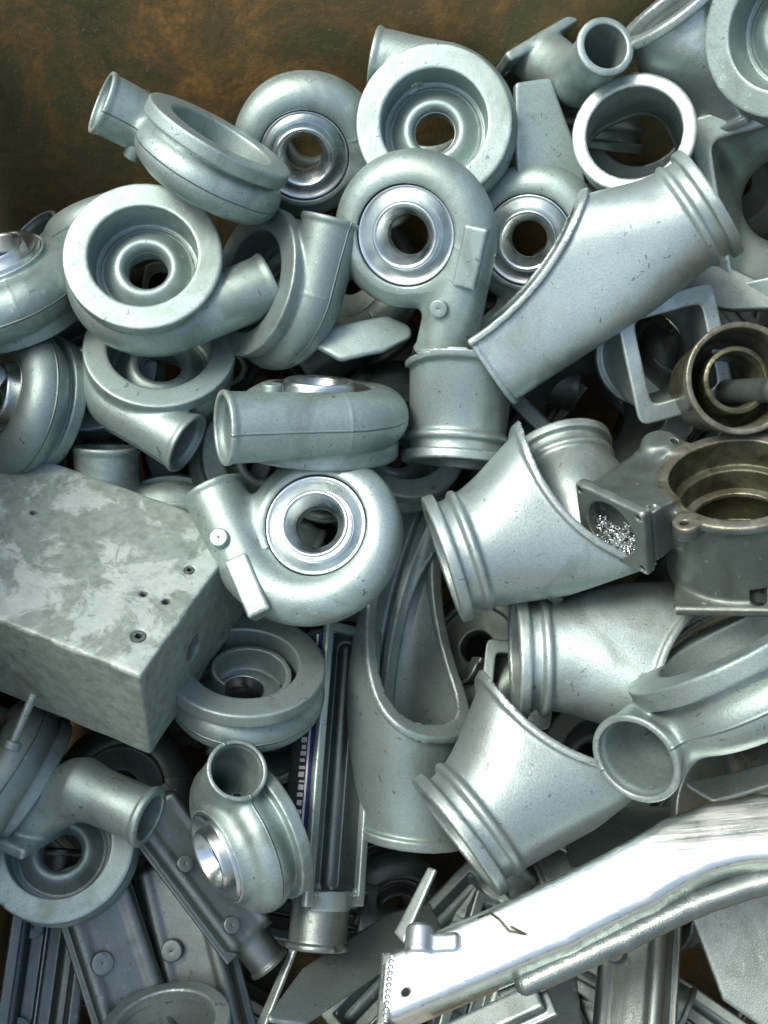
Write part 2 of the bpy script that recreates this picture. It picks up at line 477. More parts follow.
# ------------------------------------------------------------------ placing
CAMP = Vector((0, 0, DIST))
def at(px, py, z):
    k = (DIST - z) / DIST
    return Vector(((px - 384) * k, (512 - py) * k, z))
def basis(pa, pd, sa, sd):
    """rotation taking local axis pa to pd exactly and local sa as near as can be to sd"""
    pa, pd, sa, sd = (Vector(v).normalized() for v in (pa, pd, sa, sd))
    sa = (sa - sa.dot(pa) * pa).normalized(); sd = (sd - sd.dot(pd) * pd).normalized()
    L = Matrix((pa, sa, pa.cross(sa))).transposed(); G = Matrix((pd, sd, pd.cross(sd))).transposed()
    return G @ L.transposed()
TR = random.Random(5)
def place(t, px, py, z, pa, pd, sa, sd, name, label, cat, group=None, s=1.0, mats=None, drop=()):
    p = at(px, py, z)
    ray = (CAMP - p).normalized()
    q = Vector((0, 0, 1)).rotation_difference(ray).to_matrix()
    Rm = q @ basis(pa, pd, sa, sd)
    M = TOW @ (Matrix.Translation(p * MM) @ Rm.to_4x4() @ Matrix.Scale(s, 4))
    e = bpy.data.objects.new(name, None); e.empty_display_size = .02; COL.objects.link(e)
    e.matrix_world = M
    e['label'] = label; e['category'] = cat
    if group: e['group'] = group
    made = {}; tone = TR.random()
    for nm, me, par in t.parts:
        if nm in drop: continue
        if mats and nm in mats:
            key = (me.name, mats[nm].name)
            if key not in CACHE:
                CACHE[key] = me.copy(); CACHE[key].materials[0] = mats[nm]
            me = CACHE[key]
        elif mats and '*' in mats and nm != 'inlet_collar':
            key = (me.name, mats['*'].name)
            if key not in CACHE:
                CACHE[key] = me.copy(); CACHE[key].materials[0] = mats['*']
            me = CACHE[key]
        o = bpy.data.objects.new(nm, me); COL.objects.link(o)
        o.parent = made.get(par, e); made.setdefault(nm, o); o.color = (tone, tone, tone, 1)
    return e
CACHE = {}
G_V = 'cast compressor housings in the heap'
def V(t, px, py, z, n, d, label, s=1.0, **k):
    """volute: n = where the inlet side faces, d = where the outlet pipe points (image right, image up, towards lens)"""
    return place(t, px, py, z, (0, 0, 1), n, (0, -1, 0), d, 'compressor_housing', label, 'housing', G_V, s, **k)
def VB(t, px, py, z, n, d, label, s=1.0, **k):
    return V(t, px, py, z, (-n[0], -n[1], -n[2]), d, label, s, **k)
G_D = 'flanged cast ducts in the heap'
def D(t, px, py, z, a, up, label, s=1.0, **k):
    """duct: origin at the round flange, a = along the pipe, up = where the cut opening faces"""
    return place(t, px, py, z, (1, 0, 0), a, (0, 0, 1), up, 'flanged_duct', label, 'duct', G_D, s, **k)

# ------------------------------------------------------------------ the bin (setting)
def slab(name, c, h, mat, bev=.004, kind='structure'):
    V = [(c[0] + sx * h[0], c[1] + sy * h[1], c[2] + sz * h[2]) for sx in (-1, 1) for sy in (-1, 1) for sz in (-1, 1)]
    F = [(0, 1, 3, 2), (4, 6, 7, 5), (0, 4, 5, 1), (2, 3, 7, 6), (0, 2, 6, 4), (1, 5, 7, 3)]
    me = bpy.data.meshes.new(name); me.from_pydata(V, [], F); me.materials.append(mat)
    o = bpy.data.objects.new(name, me); COL.objects.link(o)
    b = o.modifiers.new('bevel', 'BEVEL'); b.width = bev; b.segments = 2
    if kind: o['kind'] = kind
    return o
BACK_Y, LEFT_X, RIGHT_X, FLOOR_Z = .44, -.475, .56, -.66
slab('ground', (0, 0, FLOOR_Z - .12), (6, 6, .05), CONC)
slab('bin_floor', (.04, -.16, FLOOR_Z - .012), (.56, .62, .012), RUST)
bw = bpy.data.objects.new('steel_bin', None); COL.objects.link(bw)
bw.location = (.04, -.16, FLOOR_Z); bw['label'] = 'rusty brown steel scrap bin whose back wall shows at the top'; bw['category'] = 'bin'
def bin_panel(c, h):
    me_o = slab('side_panel', c, h, RUST, kind=None)
    me_o.parent = bw; me_o.matrix_parent_inverse = Matrix.Translation(-Vector(bw.location))
bin_panel((.04, BACK_Y + .008, -.10), (.535, .008, .55))
bin_panel((LEFT_X - .008, -.14, -.155), (.008, .57, .495))
bin_panel((RIGHT_X + .008, -.10, -.16), (.008, .53, .48))

# ------------------------------------------------------------------ the kinds
def volute_x(name, xo, L, pad, boss, tall=0, collar=True, r0=16, r1=27, fl=72, h=1.6, mat=None, zfl_depth=21, blade=False):
    """as volute(), with the outlet set further out"""
    mat = mat or ALU_S
    def f(x, y, z):
        rho = np.hypot(x, y); phi = np.mod(np.arctan2(y, x), 2 * np.pi)
        s = 1 - phi / (2 * np.pi)
        rt = r0 + (r1 - r0) * s; Rc = 50 + (xo - 50) * s**3
        d = np.hypot(rho - Rc, z) - rt
        rp = 27 + 1.8 * sstep(-20, -L, y) + 1.6 * sstep(-L + 8, -L + 3, y)
        pipe = smax(np.hypot(x - xo, z) - rp, np.maximum(y - .5, -L - y), 2)
        kk = 2.5 + 11 * sstep(-2, -34, y)
        hub0 = np.maximum(np.maximum(rho - 47, z - 12 - tall), -22 - z)
        pipe = smin(pipe, hub0, 2 + 8 * sstep(0, -30, y))
        d = smin(d, pipe, kk)
        zt = 12 + tall
        hub = np.maximum(np.maximum(rho - 47 + .25 * (z - zt), z - zt), -22 - z)
        d = smin(d, hub, 9)
        d = smin(d, np.maximum(rho - 60, abs(z + 14) - 12), 5)
        d = smin(d, cyl(x, y, z, 0, 0, fl, -36, -22, 2), 3)
        zf = 7 - (zfl_depth + 1) * np.exp(-(np.maximum(rho - 20, 0) / 21)**2)
        d = smax(d, -smax(rho - 49, (z - zf) * .7, 9), 2.5)
        if blade: d = smin(d, np.maximum(abs(rho - (24 + 4.2 * np.mod(np.arctan2(y, x) + 2, 2 * np.pi))) - 2.5, abs(z + 14) - 12), 5)
        d = smax(d, -(rho - 18.5), 14)
        d = smax(d, -smax(np.hypot(x - xo - 4 * sstep(-40, 0, y), z) - rp + 4.5 + 14 * sstep(-40, -2, y), y - 22, 6), 1.5)
        if collar: d = smax(d, -np.maximum(rho - 46.4, 8 + tall - z), 1.2)
        return d
    t = Tpl(name)
    t.sdf(f, (-82, -L - 4, -40), (xo + 32, 90, 32 + tall), h,
          [('outlet_pipe', lambda x, y, z: (y < -36) & (x > 22) & (np.hypot(x - xo, z) < 33) & (z > -29), None),
           ('mounting_flange', lambda x, y, z: (z < -21) & (np.hypot(x, y) > 46.5), ALU)], 'body', mat)
    if collar: t.add('inlet_collar', collar_mesh(zf=12 + tall))
    if pad:
        px_, py_ = pad
        P, Q, N = surface(lambda x, y, z: box(x, y, z, (px_, py_, 18), (10.5, 28, 12.5), 2.5), (px_ - 13, py_ - 31, 4), (px_ + 13, py_ + 31, 33), 1.4)
        t.add('mounting_pad', to_mesh('mounting_pad', P, Q, N, ALU))
    if boss:
        t.add('boss', smooth_lathe('boss', round_prof([(.2, 10), (.2, 33), (8.5, 33), (9.8, 10)], 1.5), ALU, 40, Matrix.Translation((boss[0], boss[1], 0))))
    return t
vol_a = volute_x('vol_a', 56, 104, (64, -5), (46, -56))
vol_b = volute_x('vol_b', 74, 78, (76, 26), (82, -24))
vol_c = volute_x('vol_c', 58, 100, None, (46, -56), tall=4)
vol_e = volute_x('vol_e', 58, 72, None, None)
vol_t = volute_x('vol_t', 58, 72, None, None, tall=18)
vol_s = volute_x('vol_s', 58, 90, None, None, fl=74, blade=True, zfl_depth=10)
duct_a = duct('duct_a', L=262, cx=255, cz=278, cr=254, tip=44, flare=16, lift=12)
duct_c = duct('duct_c', L=345, cx=320, cz=250, cr=276, tip=26, mat=ALU, rib=True, hw=47, flare=8, bow=30, bead2=False)
duct_b = duct('duct_b', L=290, cx=238, cz=57, cr=139, flare=40, lift=4, fb=52, hw=51, hh=51, tip=44)
duct_d = duct('duct_d', L=262, cx=240, cz=75, cr=125, flare=16, lift=4, hw=51, hh=51, tip=46)
duct_s = duct('duct_s', L=180, cx=190, cz=90, cr=120, flare=14, lift=8, tip=40)
tr_sq = transition('tr_sq', 95, 52, 44, 52, 11)
tr_tall = transition('tr_tall', 100, 52, 52, 84, 12, mat=ALU)
tr_cone = transition('tr_cone', 120, 46, 30, 34, 5, mat=ALU_B)
tank_a = tank('tank_a', W=35, L=262, D=46, neck=28, bosses=False, rim=4)
tank_a.parts = [(n_, (m_ if n_ != 'rim' else (m_.materials.clear(), m_.materials.append(ALU_B), m_)[2]), p_) for n_, m_, p_ in tank_a.parts]
tank_b = tank('tank_b', W=34, L=230, D=50, neck=26)
elbow = elbow_pipe('elbow')

# ------------------------------------------------------------------ upper left: housings against the back wall
VB(vol_c, 205, 169, 48, (.42, .80, .2), (-1, .08, .15), 'housing tilted edge-on at the upper left, outlet pointing at the rusty wall', 1.02)
V(vol_c, 304, 150, -50, (0, -.28, .95), (.3, -.95, 0), 'topmost housing with a bright machined collar, right of the edge-on one')
VB(vol_e, 435, 134, -20, (-.03, .28, .95), (-.95, .2, 0), 'housing showing its wide open flange near the top, outlet at its upper left', 1.07)
V(vol_a, 410, 234, 42, (-.22, -.08, 1), (-.22, -.97, 0), 'housing with bright collar and pad, its outlet dropping into an upright duct', 1.03)
V(vol_c, 530, 238, -48, (-.1, -.1, .98), (-.75, -.65, 0), 'shadowed housing with a bright bore, tucked behind the sloping pale duct', 1.0)
VB(vol_c, 148, 272, 24, (-.12, .42, .9), (.92, .38, -.1), 'housing with a broad flange ring and deep bowl, outlet pointing right', 1.04)
VB(vol_e, 282, 290, -22, (-.78, .22, .5), (.2, 1, 0), 'housing on edge with its outlet straight up, left of the padded housing', 1.05)
VB(vol_e, 162, 370, -36, (-.05, .62, .78), (.78, -.42, .4), 'housing half covered by the broad-flanged one, open outlet facing down right', 1.05)
V(vol_c, 318, 412, 5, (.04, .985, .18), (-.95, 0, .33), 'housing lying on its side, collar up and outlet mouth at its left', 1.14)
V(vol_b, 319, 529, 50, (-.18, .22, 1), (-.42, .9, -.1), 'housing with bright collar and long flat pad, directly above the spiral one', 1.05)
V(vol_t, 8, 285, -5, (-.35, .85, .4), (-.9, -.3, 0), 'housing cut by the left edge, its bright collar pointing up')
V(vol_c, 18, 398, -20, (-.85, .2, .45), (-.4, .2, -.85), 'round-backed housing cut by the left edge just above the grey block', 1.0)
V(vol_c, 120, 225, -75, (-.3, .9, -.2), (.5, -.5, -.6), 'housing mostly hidden behind the broad-flanged one, dark round back showing')
VB(vol_c, 95, 375, -85, (-.2, .3, .9), (-.8, -.5, 0), 'deep-lying housing showing only a flange corner at the far left')
V(vol_c, 172, 556, -62, (0, -.2, 1), (0, 1, .15), 'housing under the grey block, only its upright pipe showing above it', 1.15, drop=('boss',))
V(vol_c, 262, 566, -95, (.1, 0, 1), (-.62, .72, 0), 'buried housing whose dark pipe end lies beside the grey block corner')
VB(vol_c, 262, 462, -110, (.2, .2, .9), (.8, -.5, 0), 'deep dark housing glimpsed under the sideways-lying one')
VB(vol_c, 392, 455, -95, (.3, .5, .8), (-.4, -.9, 0), 'dark housing wedged behind the upright duct at the middle')
VB(vol_s, 243, 692, -5, (.04, .72, .62), (-.75, -.4, 0), 'housing lying flat with a spiral inner wall, right of the grey block', 1.08)
V(vol_t, 244, 842, 40, (-.85, -.42, .35), (-.25, -.05, .98), 'housing with outlet facing the viewer and a bright collar pointing left', .96)
VB(vol_c, 62, 852, -18, (-.1, .18, .97), (-.9, -.45, 0), 'dull housing seen from its wide flange at the lower left', 1.02)
V(vol_c, 0, 768, -10, (-.8, .5, .15), (-.8, -.3, 0), 'dark housing cut by the left edge below the grey block')
VB(vol_c, 800, 30, 95, (-.35, .05, .93), (.8, .3, 0), 'housing ring cut by the top right corner', 1.05)
VB(vol_e, 755, 688, 135, (-.45, .85, .22), (-.4, -.35, .85), 'largest housing at the right edge, thick outlet mouth facing down left', 1.36)

# ------------------------------------------------------------------ ducts
D(duct_a, 712, 201, 86, (-.84, -.55, .12), (-.55, .84, .1), 'large pale duct sloping down left from its round flange near the right edge', .955)
D(duct_b, 442, 560, 58, (.94, .32, -.06), (-.33, .94, -.05), 'pale duct lying sideways under the domed duct end, cut rim curving right', 1.05)
D(duct_b, 455, 838, 62, (.77, .61, -.07), (-.62, .78, 0), 'big pale duct rising right, its round flange just above the bright bar', 1.12)
D(duct_d, 514, 655, 22, (.99, .02, -.1), (.02, -.95, .3), 'duct between the two biggest, cut opening turned down to the right', 1.05)
D(duct_b, 456, 464, -22, (.06, .97, -.1), (-.05, .15, 1), 'short upright duct receiving the outlet of the padded housing', .95)
D(duct_c, 412, 838, -60, (.10, .95, .24), (.55, -.2, .8), 'long canoe-shaped duct standing upright with its open side showing', 1.06)
D(duct_d, 634, 132, 35, (.05, -.38, -.92), (-.3, .8, .2), 'duct end seen square-on as a pale ring with a dark inside', 1.0)
D(duct_s, 560, 448, -30, (.25, -.8, .5), (.5, .2, -.8), 'domed duct end with a raised bead, left of the oily casting', .9)
D(duct_s, 700, 800, 0, (.85, -.2, -.5), (0, .9, .4), 'dull duct with a bent lip above the bright bar at the right')

# ------------------------------------------------------------------ other castings
G_T = 'cast adapters with a rectangular flange'
def T(t, px, py, z, a, up, label, s=1.0, name='duct_adapter', cat='adapter', group=G_T, **k):
    return place(t, px, py, z, (1, 0, 0), a, (0, 0, 1), up, name, label, cat, group, s, **k)
T(tr_sq, 645, 353, -35, (.34, -.02, .93), (-.22, .97, .1), 'adapter with a square pale frame, left of the olive cup', .9, mats={'*': ALU_B})
T(tr_cone, 668, 6, 40, (.52, -.8, -.2), (.6, .4, .6), 'funnel-shaped adapter with a thick rim at the top right corner', 1.05)
T(tr_tall, 785, 200, -60, (-.18, -.02, .98), (-.2, .98, 0), 'adapter with a tall rectangular frame cut by the right edge', .95)
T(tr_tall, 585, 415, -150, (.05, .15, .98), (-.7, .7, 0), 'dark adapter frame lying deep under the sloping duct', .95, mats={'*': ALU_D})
T(tr_sq, 512, 690, -150, (.1, .1, .98), (.1, .95, 0), 'small dark adapter frame in the gap right of the canoe-shaped duct', .7)
G_E = 'cast pipe elbows'
T(elbow, 150, 818, 45, (-.85, .38, -.35), (.1, .9, .4), 'elbow with its open end over the dull flange at the lower left', 1.0, 'pipe_elbow', 'pipe elbow', G_E)
T(elbow, 606, 46, 55, (-.35, -.4, -.85), (.5, -.8, .1), 'elbow with a small dark round mouth at the top of the heap', .95, 'pipe_elbow', 'pipe elbow', G_E)
T(elbow, 272, 752, -40, (.1, .3, -.95), (.5, .8, .1), 'elbow ring half hidden below the spiral housing', 1.2, 'pipe_elbow', 'pipe elbow', G_E)
G_K = 'long hollow end tanks'
def K(t, px, py, z, dn, n, label, s=1.0, **k):
    return place(t, px, py, z, (0, -1, 0), dn, (0, 0, 1), n, 'end_tank', label, 'tank', G_K, s, **k)
tk = K(tank_a, 346, 762, -25, (-.07, -.99, .05), (.70, 0, .71), 'long narrow tank left of the canoe-shaped duct, round neck at its foot', 1.04)
K(tank_b, 120, 975, -40, (.36, -.93, -.1), (-.1, .1, -1), 'dark tank at the lower left with a round boss near its top')
K(tank_b, 200, 960, -75, (.28, -.95, -.1), (.15, .1, -1), 'dark tank between the bossed tank and the long narrow one')
K(tank_b, 195, 872, -35, (.62, -.78, -.1), (.3, -.6, -.75), 'slanting tank under the housing whose collar points left', .75)
K(tank_b, 40, 1010, -30, (.08, .99, .1), (.1, .1, .98), 'tank in the lower left corner with its neck pointing up')
D(duct_s, 165, 1022, 60, (.15, -.75, -.55), (.3, .3, .9), 'pale round pipe mouth rising from the bottom edge', 1.05)
# row of cast marks down the tank's left wall
mk = []
rs = random.Random(4)
def bars(lst, name, mat, parent):
    V_, F_ = [], []
    for (x0, x1, y0, y1, z0, z1) in lst:
        k = len(V_)
        for x in (x0, x1):
            for y in (y0, y1):
                for z in (z0, z1): V_.append((x * MM, y * MM, z * MM))
        F_ += [tuple(k + i for i in f) for f in ((0, 1, 3, 2), (4, 6, 7, 5), (0, 4, 5, 1), (2, 3, 7, 6), (0, 2, 6, 4), (1, 5, 7, 3))]
    me = bpy.data.meshes.new(name); me.from_pydata(V_, [], F_); me.materials.append(mat)
    o = bpy.data.objects.new(name, me); COL.objects.link(o); o.parent = parent; return o
lst = []; y = 112.
while y > -90:
    hgt = rs.choice((3, 4, 5, 2.2)); lst.append((-36.2, -34.4, y - hgt, y, -27 + rs.uniform(-1, 1), -21 + rs.uniform(-1, 1))); y -= hgt + rs.choice((2, 3, 2.5, 4))
bars(lst, 'raised_marking', WHITE_M, tk)
bars([(-36.6, -34.4, -118, 122, -17.5, -14.8)], 'painted_line', WHITE_M, tk)
bars([(-36.3, -34.4, -118, 122, -14.8, -11)], 'dark_line', BLUE_M, tk)

# ------------------------------------------------------------------ grey block
def inv2(px, py, o, u, v):
    """block-face coordinates of a point, from picture offsets in mm"""
    m = np.array([[u[0], v[0]], [u[1], v[1]]]) * 1.11; return np.linalg.solve(m, np.array([px - o[0], o[1] - py]))
E1, E2, E3 = (.858, -.359, .36), (.53, .72, -.45), (-.089, .587, .797)
LB, WB, HB = 345, 200, 130
holes = [tuple(inv2(x, y, (132, 682), E1, E2)) + (r,) for x, y, r in ((17, 500, 3.4), (186, 570, 5), (137, 596, 3.6), (160, 605, 4), (131, 642, 7))]
hy, hz = inv2(189, 661, (132, 682), E2, E3)
def blk(x, y, z):
    d = box(x, y, z, (-LB / 2, WB / 2, -HB / 2), (LB / 2, WB / 2, HB / 2), 3.5)
    d = np.maximum(d, -box(x, y, z, (-LB / 2 - 20, WB / 2, -HB), (LB / 2 - 8, WB / 2 - 12, HB - 14), 8))
    wav = .8 * np.sin(x * .045 + 1) * np.sin(y * .06) + .6 * np.sin(x * .11 + y * .07)
    d = d + wav * .6
    for hx, hy_, r in holes: d = smax(d, -cyl(x, y, z, hx, hy_, r, -40, 20, .5), 1.2)
    return smax(d, -cyl(y, z, x, hy + 6, hz + 6, 14, -60, 20, .5), 1.5)
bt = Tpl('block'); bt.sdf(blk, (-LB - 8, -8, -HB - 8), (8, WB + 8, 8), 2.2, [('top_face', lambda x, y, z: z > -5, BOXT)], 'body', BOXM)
def ring_at(x, y, r, z=.6):
    return smooth_lathe('bush', round_prof([(r * .45, z - 8), (r * .45, z), (r * .95, z), (r * .95, z - 8)], .5), GREASY, 32, Matrix.Translation((x, y, 0)))
bt.add('bush', ring_at(holes[4][0], holes[4][1], holes[4][2])); bt.add('bush', ring_at(holes[1][0], holes[1][1], holes[1][2]))
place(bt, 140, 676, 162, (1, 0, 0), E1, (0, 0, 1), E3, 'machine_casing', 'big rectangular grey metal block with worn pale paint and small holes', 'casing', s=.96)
bolt = Tpl('bolt')
P, Q, N = surface(lambda x, y, z: smin(seg(x, y, z, (0, 0, 0), (0, 0, 62), 5.5) + .5 * np.sin(z * 2.2) * (z > 25), cyl(x, y, z, 0, 0, 11, -6, 5, 1.5), 1.5), (-14, -14, -10), (14, 14, 70), 1.0)
bolt.add('threaded_rod', to_mesh('threaded_rod', P, Q, N, ALU))
place(bolt, 12, 745, 95, (0, 0, 1), (.35, .9, .1), (1, 0, 0), (1, 0, .2), 'bolt', 'short stained bolt sticking out beneath the grey block', 'bolt', s=.75)

# ------------------------------------------------------------------ oily castings at the right
EARS = (-124, 137, 75, -40, 10)
def oily(x, y, z):
    d = cyl(x, y, z, 0, 0, 78, -118, -6, 3)
    lip = cyl(x, y, z, 0, 0, 84, -10, 0, 2); d = smin(d, lip, 3)
    for a in EARS:
        d = smin(d, cyl(x, y, z, 88 * math.cos(R(a)), 88 * math.sin(R(a)), 14, -16, 1, 2), 5)
    u = .8 * x - .6 * y; v = -.6 * x - .8 * y
    arm_ = smax(box(u, v, z, (-60, 66, -16), (42, 50, 39), 9), z - 20 + .27 * (112 - v), 4); d = smin(d, arm_, 10)
    sq = box(u, v, z, (-63, 121, -16), (47, 7, 42), 4); d = smin(d, sq, 4)
    foot = box(x, y, z, (25, -48, -112), (92, 42, 6), 5); d = smin(d, foot, 8)
    d = smin(d, cyl(x, y, z, -84, 66, 19, -50, 8, 5), 14)
    d = smin(d, seg(x, y, z, (-84, 66, -8), (-150, -20, -2), 11), 12)
    d = smax(d, -cyl(x, y, z, 0, 0, 70, -34, 20, 1), 1.2)
    d = smax(d, -cyl(x, y, z, 0, 0, 60, -104, 20, 1), 1.2)
    d = smax(d, -cyl(u, z, v, -63, -16, 33, 106, 160, 3), 1.5)
    for sy in (-1, 1):
        for sz in (-1, 1): d = smax(d, -cyl(u, z, v, -63 + sy * 40, -16 + sz * 34, 3.6, 100, 160, .5), .8)
    for a in EARS: d = smax(d, -cyl(x, y, z, 91 * math.cos(R(a)), 91 * math.sin(R(a)), 4.4, -30, 20, .5), .8)
    return smax(d, -cyl(x, y, z, 20, -73, 9, -130, -90, 1), 1)
ot = Tpl('oily')
ot.sdf(oily, (-170, -145, -124), (122, 108, 34), 2.0,
       [('bore_lining', lambda x, y, z: (np.hypot(x, y) < 70.6) & (z > -106) & (z < -1), OILY),
        ('top_rim', lambda x, y, z: (z > -3.5) & (np.hypot(x, y) > 69) & ((np.hypot(x, y) < 83) | ((y < -60) & (x > -62))), OLIVE),
        ('square_flange', lambda x, y, z: (-.6 * x - .8 * y > 113) & (x < -60), None), ('foot', lambda x, y, z: z < -104, None)], 'body', GREASY)
P, Q, N = surface(lambda x, y, z: cyl(x, y, z, 0, 0, 61, -60, -52, 1) if 0 else np.maximum(np.maximum(abs(z + 62) - 3, np.hypot(x, y) - 62), 50 - np.hypot(x, y)), (-66, -66, -70), (66, 66, -54), 1.6)
ot.add('retaining_ring', to_mesh('retaining_ring', P, Q, N, OLIVE))
oc = place(ot, 737, 478, 125, (0, 0, 1), (-.02, .80, .60), (-1, 0, 0), (-1, 0, 0), 'gearbox_casting', 'oily dark casting with a wide round bore and a square flange', 'gearbox casting', s=.84)

def chips(name, parent_obj, pts, label, cat, mat, r=4, seed=3):
    rr = random.Random(seed); V_, F_ = [], []
    for p in pts:
        ax = Vector((rr.gauss(0, 1), rr.gauss(0, 1), rr.gauss(0, 1))).normalized()
        sd = ax.orthogonal().normalized(); rad = rr.uniform(.8, 2.0); n = rr.randint(5, 11); wd = rr.uniform(.5, 1.3)
        up = ax.cross(sd); k = len(V_)
        for i in range(n):
            t = i * .75; c = Vector(p) + sd * math.cos(t) * rad + up * math.sin(t) * rad + ax * i * .35
            V_ += [c, c + ax * wd + sd * .3]
        F_ += [(k + 2 * i, k + 2 * i + 1, k + 2 * i + 3, k + 2 * i + 2) for i in range(n - 1)]
    me = bpy.data.meshes.new(name); me.from_pydata([tuple(v * MM) for v in V_], [], F_); me.materials.append(mat)
    o = bpy.data.objects.new(name, me); COL.objects.link(o); o.matrix_world = parent_obj.matrix_world.copy()
    so_ = o.modifiers.new('thick', 'SOLIDIFY'); so_.thickness = .00025
    o['kind'] = 'stuff'; o['label'] = label; o['category'] = cat
    return o
rr = random.Random(11)
pts = []
while len(pts) < 420:
    u, z, v = rr.uniform(-96, -30), rr.uniform(-50, 10), rr.uniform(108, 127)
    if np.hypot(u + 63, z + 16) < 32 and z < -30 + (118 - v) * .9 + 6 * math.sin(u * .2): pts.append((.8 * u - .6 * v, -.6 * u - .8 * v, z))
chips('metal_swarf', oc, pts, 'bright curly metal shavings lying in the square flange of the oily casting', 'swarf', SHINY)
pts = []
for _ in range(110):
    a = rr.uniform(2.2, 4.4); q = rr.uniform(30, 58); pts.append((q * math.cos(a), q * math.sin(a), -100 + rr.uniform(0, 4)))
chips('metal_swarf', oc, pts, 'scattered bright shavings at the bottom of the wide round bore', 'swarf', SHINY, seed=8)

cup = Tpl('cup')
cup.add('cup_shell', smooth_lathe('cup_shell', round_prof([(34, -84), (44, -80), (47, -40), (51, -18), (53, 0), (47, 0), (45, -16), (42, -52), (30, -60), (22, -84)], 2.2), OLIVE))
cup.add('inner_ring', smooth_lathe('inner_ring', round_prof([(24, -60), (31, -60), (32, -14), (27, -12), (25, -22)], 1.2), OILY))
P, Q, N = surface(lambda x, y, z: smin(seg(x, y, z, (8, -6, -60), (30, -12, 6), 12), seg(x, y, z, (30, -12, 6), (38, -14, 14), 14), 3), (-20, -34, -74), (60, 14, 34), 1.5)
cup.add('shaft', to_mesh('shaft', P, Q, N, GREASY))
place(cup, 742, 378, 100, (0, 0, 1), (.35, .12, .93), (1, 0, 0), (.9, 0, -.3), 'bearing_cup', 'olive-stained metal cup with a ring and shaft inside, right edge', 'cup', s=.98)

# ------------------------------------------------------------------ bright bar across the lower right
def plyd(x, y, pts):
    d = np.full(np.shape(x), 1e9)
    for (ax_, ay), (bx, by) in zip(pts[:-1], pts[1:]):
        dx, dy = bx - ax_, by - ay; t = np.clip(((x - ax_) * dx + (y - ay) * dy) / (dx * dx + dy * dy), 0, 1)
        d = smin(d, np.hypot(x - ax_ - t * dx, y - ay - t * dy), 4)
    return d
BAR = [(-172, -70), (-2, -9), (78, 25), (124, 48), (160, 59), (200, 62), (300, 56)]
def arm(x, y, z):
    q = plyd(x, y, BAR); a = q - 33.5 + 14; b = abs(z) - 26 + 14
    d = np.minimum(np.maximum(a, b), 0) + np.hypot(np.maximum(a, 0), np.maximum(b, 0)) - 14
    d = np.maximum(d, -178 - x)
    return smax(d, -cyl(x, y, z, -152, -80, 4.2, -30, 40, .5), 1)
at_ = Tpl('arm'); at_.sdf(arm, (-205, -115, -28), (300, 100, 28), 1.9, [], 'beam', POL)
low = [(-40, -64), (60, -25), (130, 4), (190, 20), (300, 28)]
P, Q, N = surface(lambda x, y, z: np.hypot(plyd(x, y, low), z + 14) - 12 - .35 * np.sin((x + y * .3) * 2.2) * (plyd(x, y, low[:3]) < 14) * (x < 190), (-60, -90, -34), (300, 48, 6), 1.4)
at_.add('lower_tube', to_mesh('lower_tube', P, Q, N, STEEL))
P, Q, N = surface(lambda x, y, z: np.minimum(box(x, y, z, (-176, -76, -4), (5, 36, 30), 2), smin(box(x * .93 + y * .37, y * .93 - x * .37, z, (-110, -58, -22), (56, 13, 9), 3), box(x * .93 + y * .37, y * .93 - x * .37, z, (-70, -52, -30), (24, 26, 3), 2), 2)), (-190, -150, -40), (0, -20, 32), 1.8)
at_.add('end_bracket', to_mesh('end_bracket', P, Q, N, STEEL))
P, Q, N = surface(lambda x, y, z: smin(cyl(x, z, y, -138, 30, 15, -48, -18, 5), box(x, y, z, (-118, -36, 26), (22, 10, 9), 6), 5), (-164, -56, 8), (-90, -10, 54), 1.3)
at_.add('stud', to_mesh('stud', P, Q, N, SHINY))
at_.add('weld_bead', to_mesh('weld_bead', *surface(lambda x, y, z: seg(x, y, z, (-171, -104, 24), (-169, -46, 24), 3) - .8 * np.sin(y * 1.1), (-180, -112, 16), (-160, -38, 32), 1.0), POL))
place(at_, 562, 911, 112, (0, 0, 1), (-.24, .36, .9), (1, 0, 0), (1, .0, 0), 'tubular_arm', 'bright polished metal bar with a stud end crossing the lower right', 'arm', s=.9)

wt = Tpl('wire')
wp = [(-22, 9, 0), (-10, 11, 3), (-2, 4, 5), (6, -6, 3), (20, -9, 1), (9, -4, 6)]
P, Q, N = surface(lambda x, y, z: np.minimum.reduce([seg(x, y, z, a, b, 1.1) for a, b in zip(wp[:-1], wp[1:])]), (-26, -14, -4), (24, 16, 10), .6)
wt.add('wire', to_mesh('wire', P, Q, N, OILY))
wo = place(wt, 503, 926, 137, (0, 0, 1), (-.24, .36, .9), (1, 0, 0), (1, 0, 0), 'wire', '', 'wire')
wc = wo.children[0]; wm = wo.matrix_world.copy(); wc.parent = None; bpy.data.objects.remove(wo)
wc.name = 'bent_wire'; wc.matrix_world = wm; wc['label'] = 'short dark bent wire lying on the bright bar'; wc['category'] = 'wire'

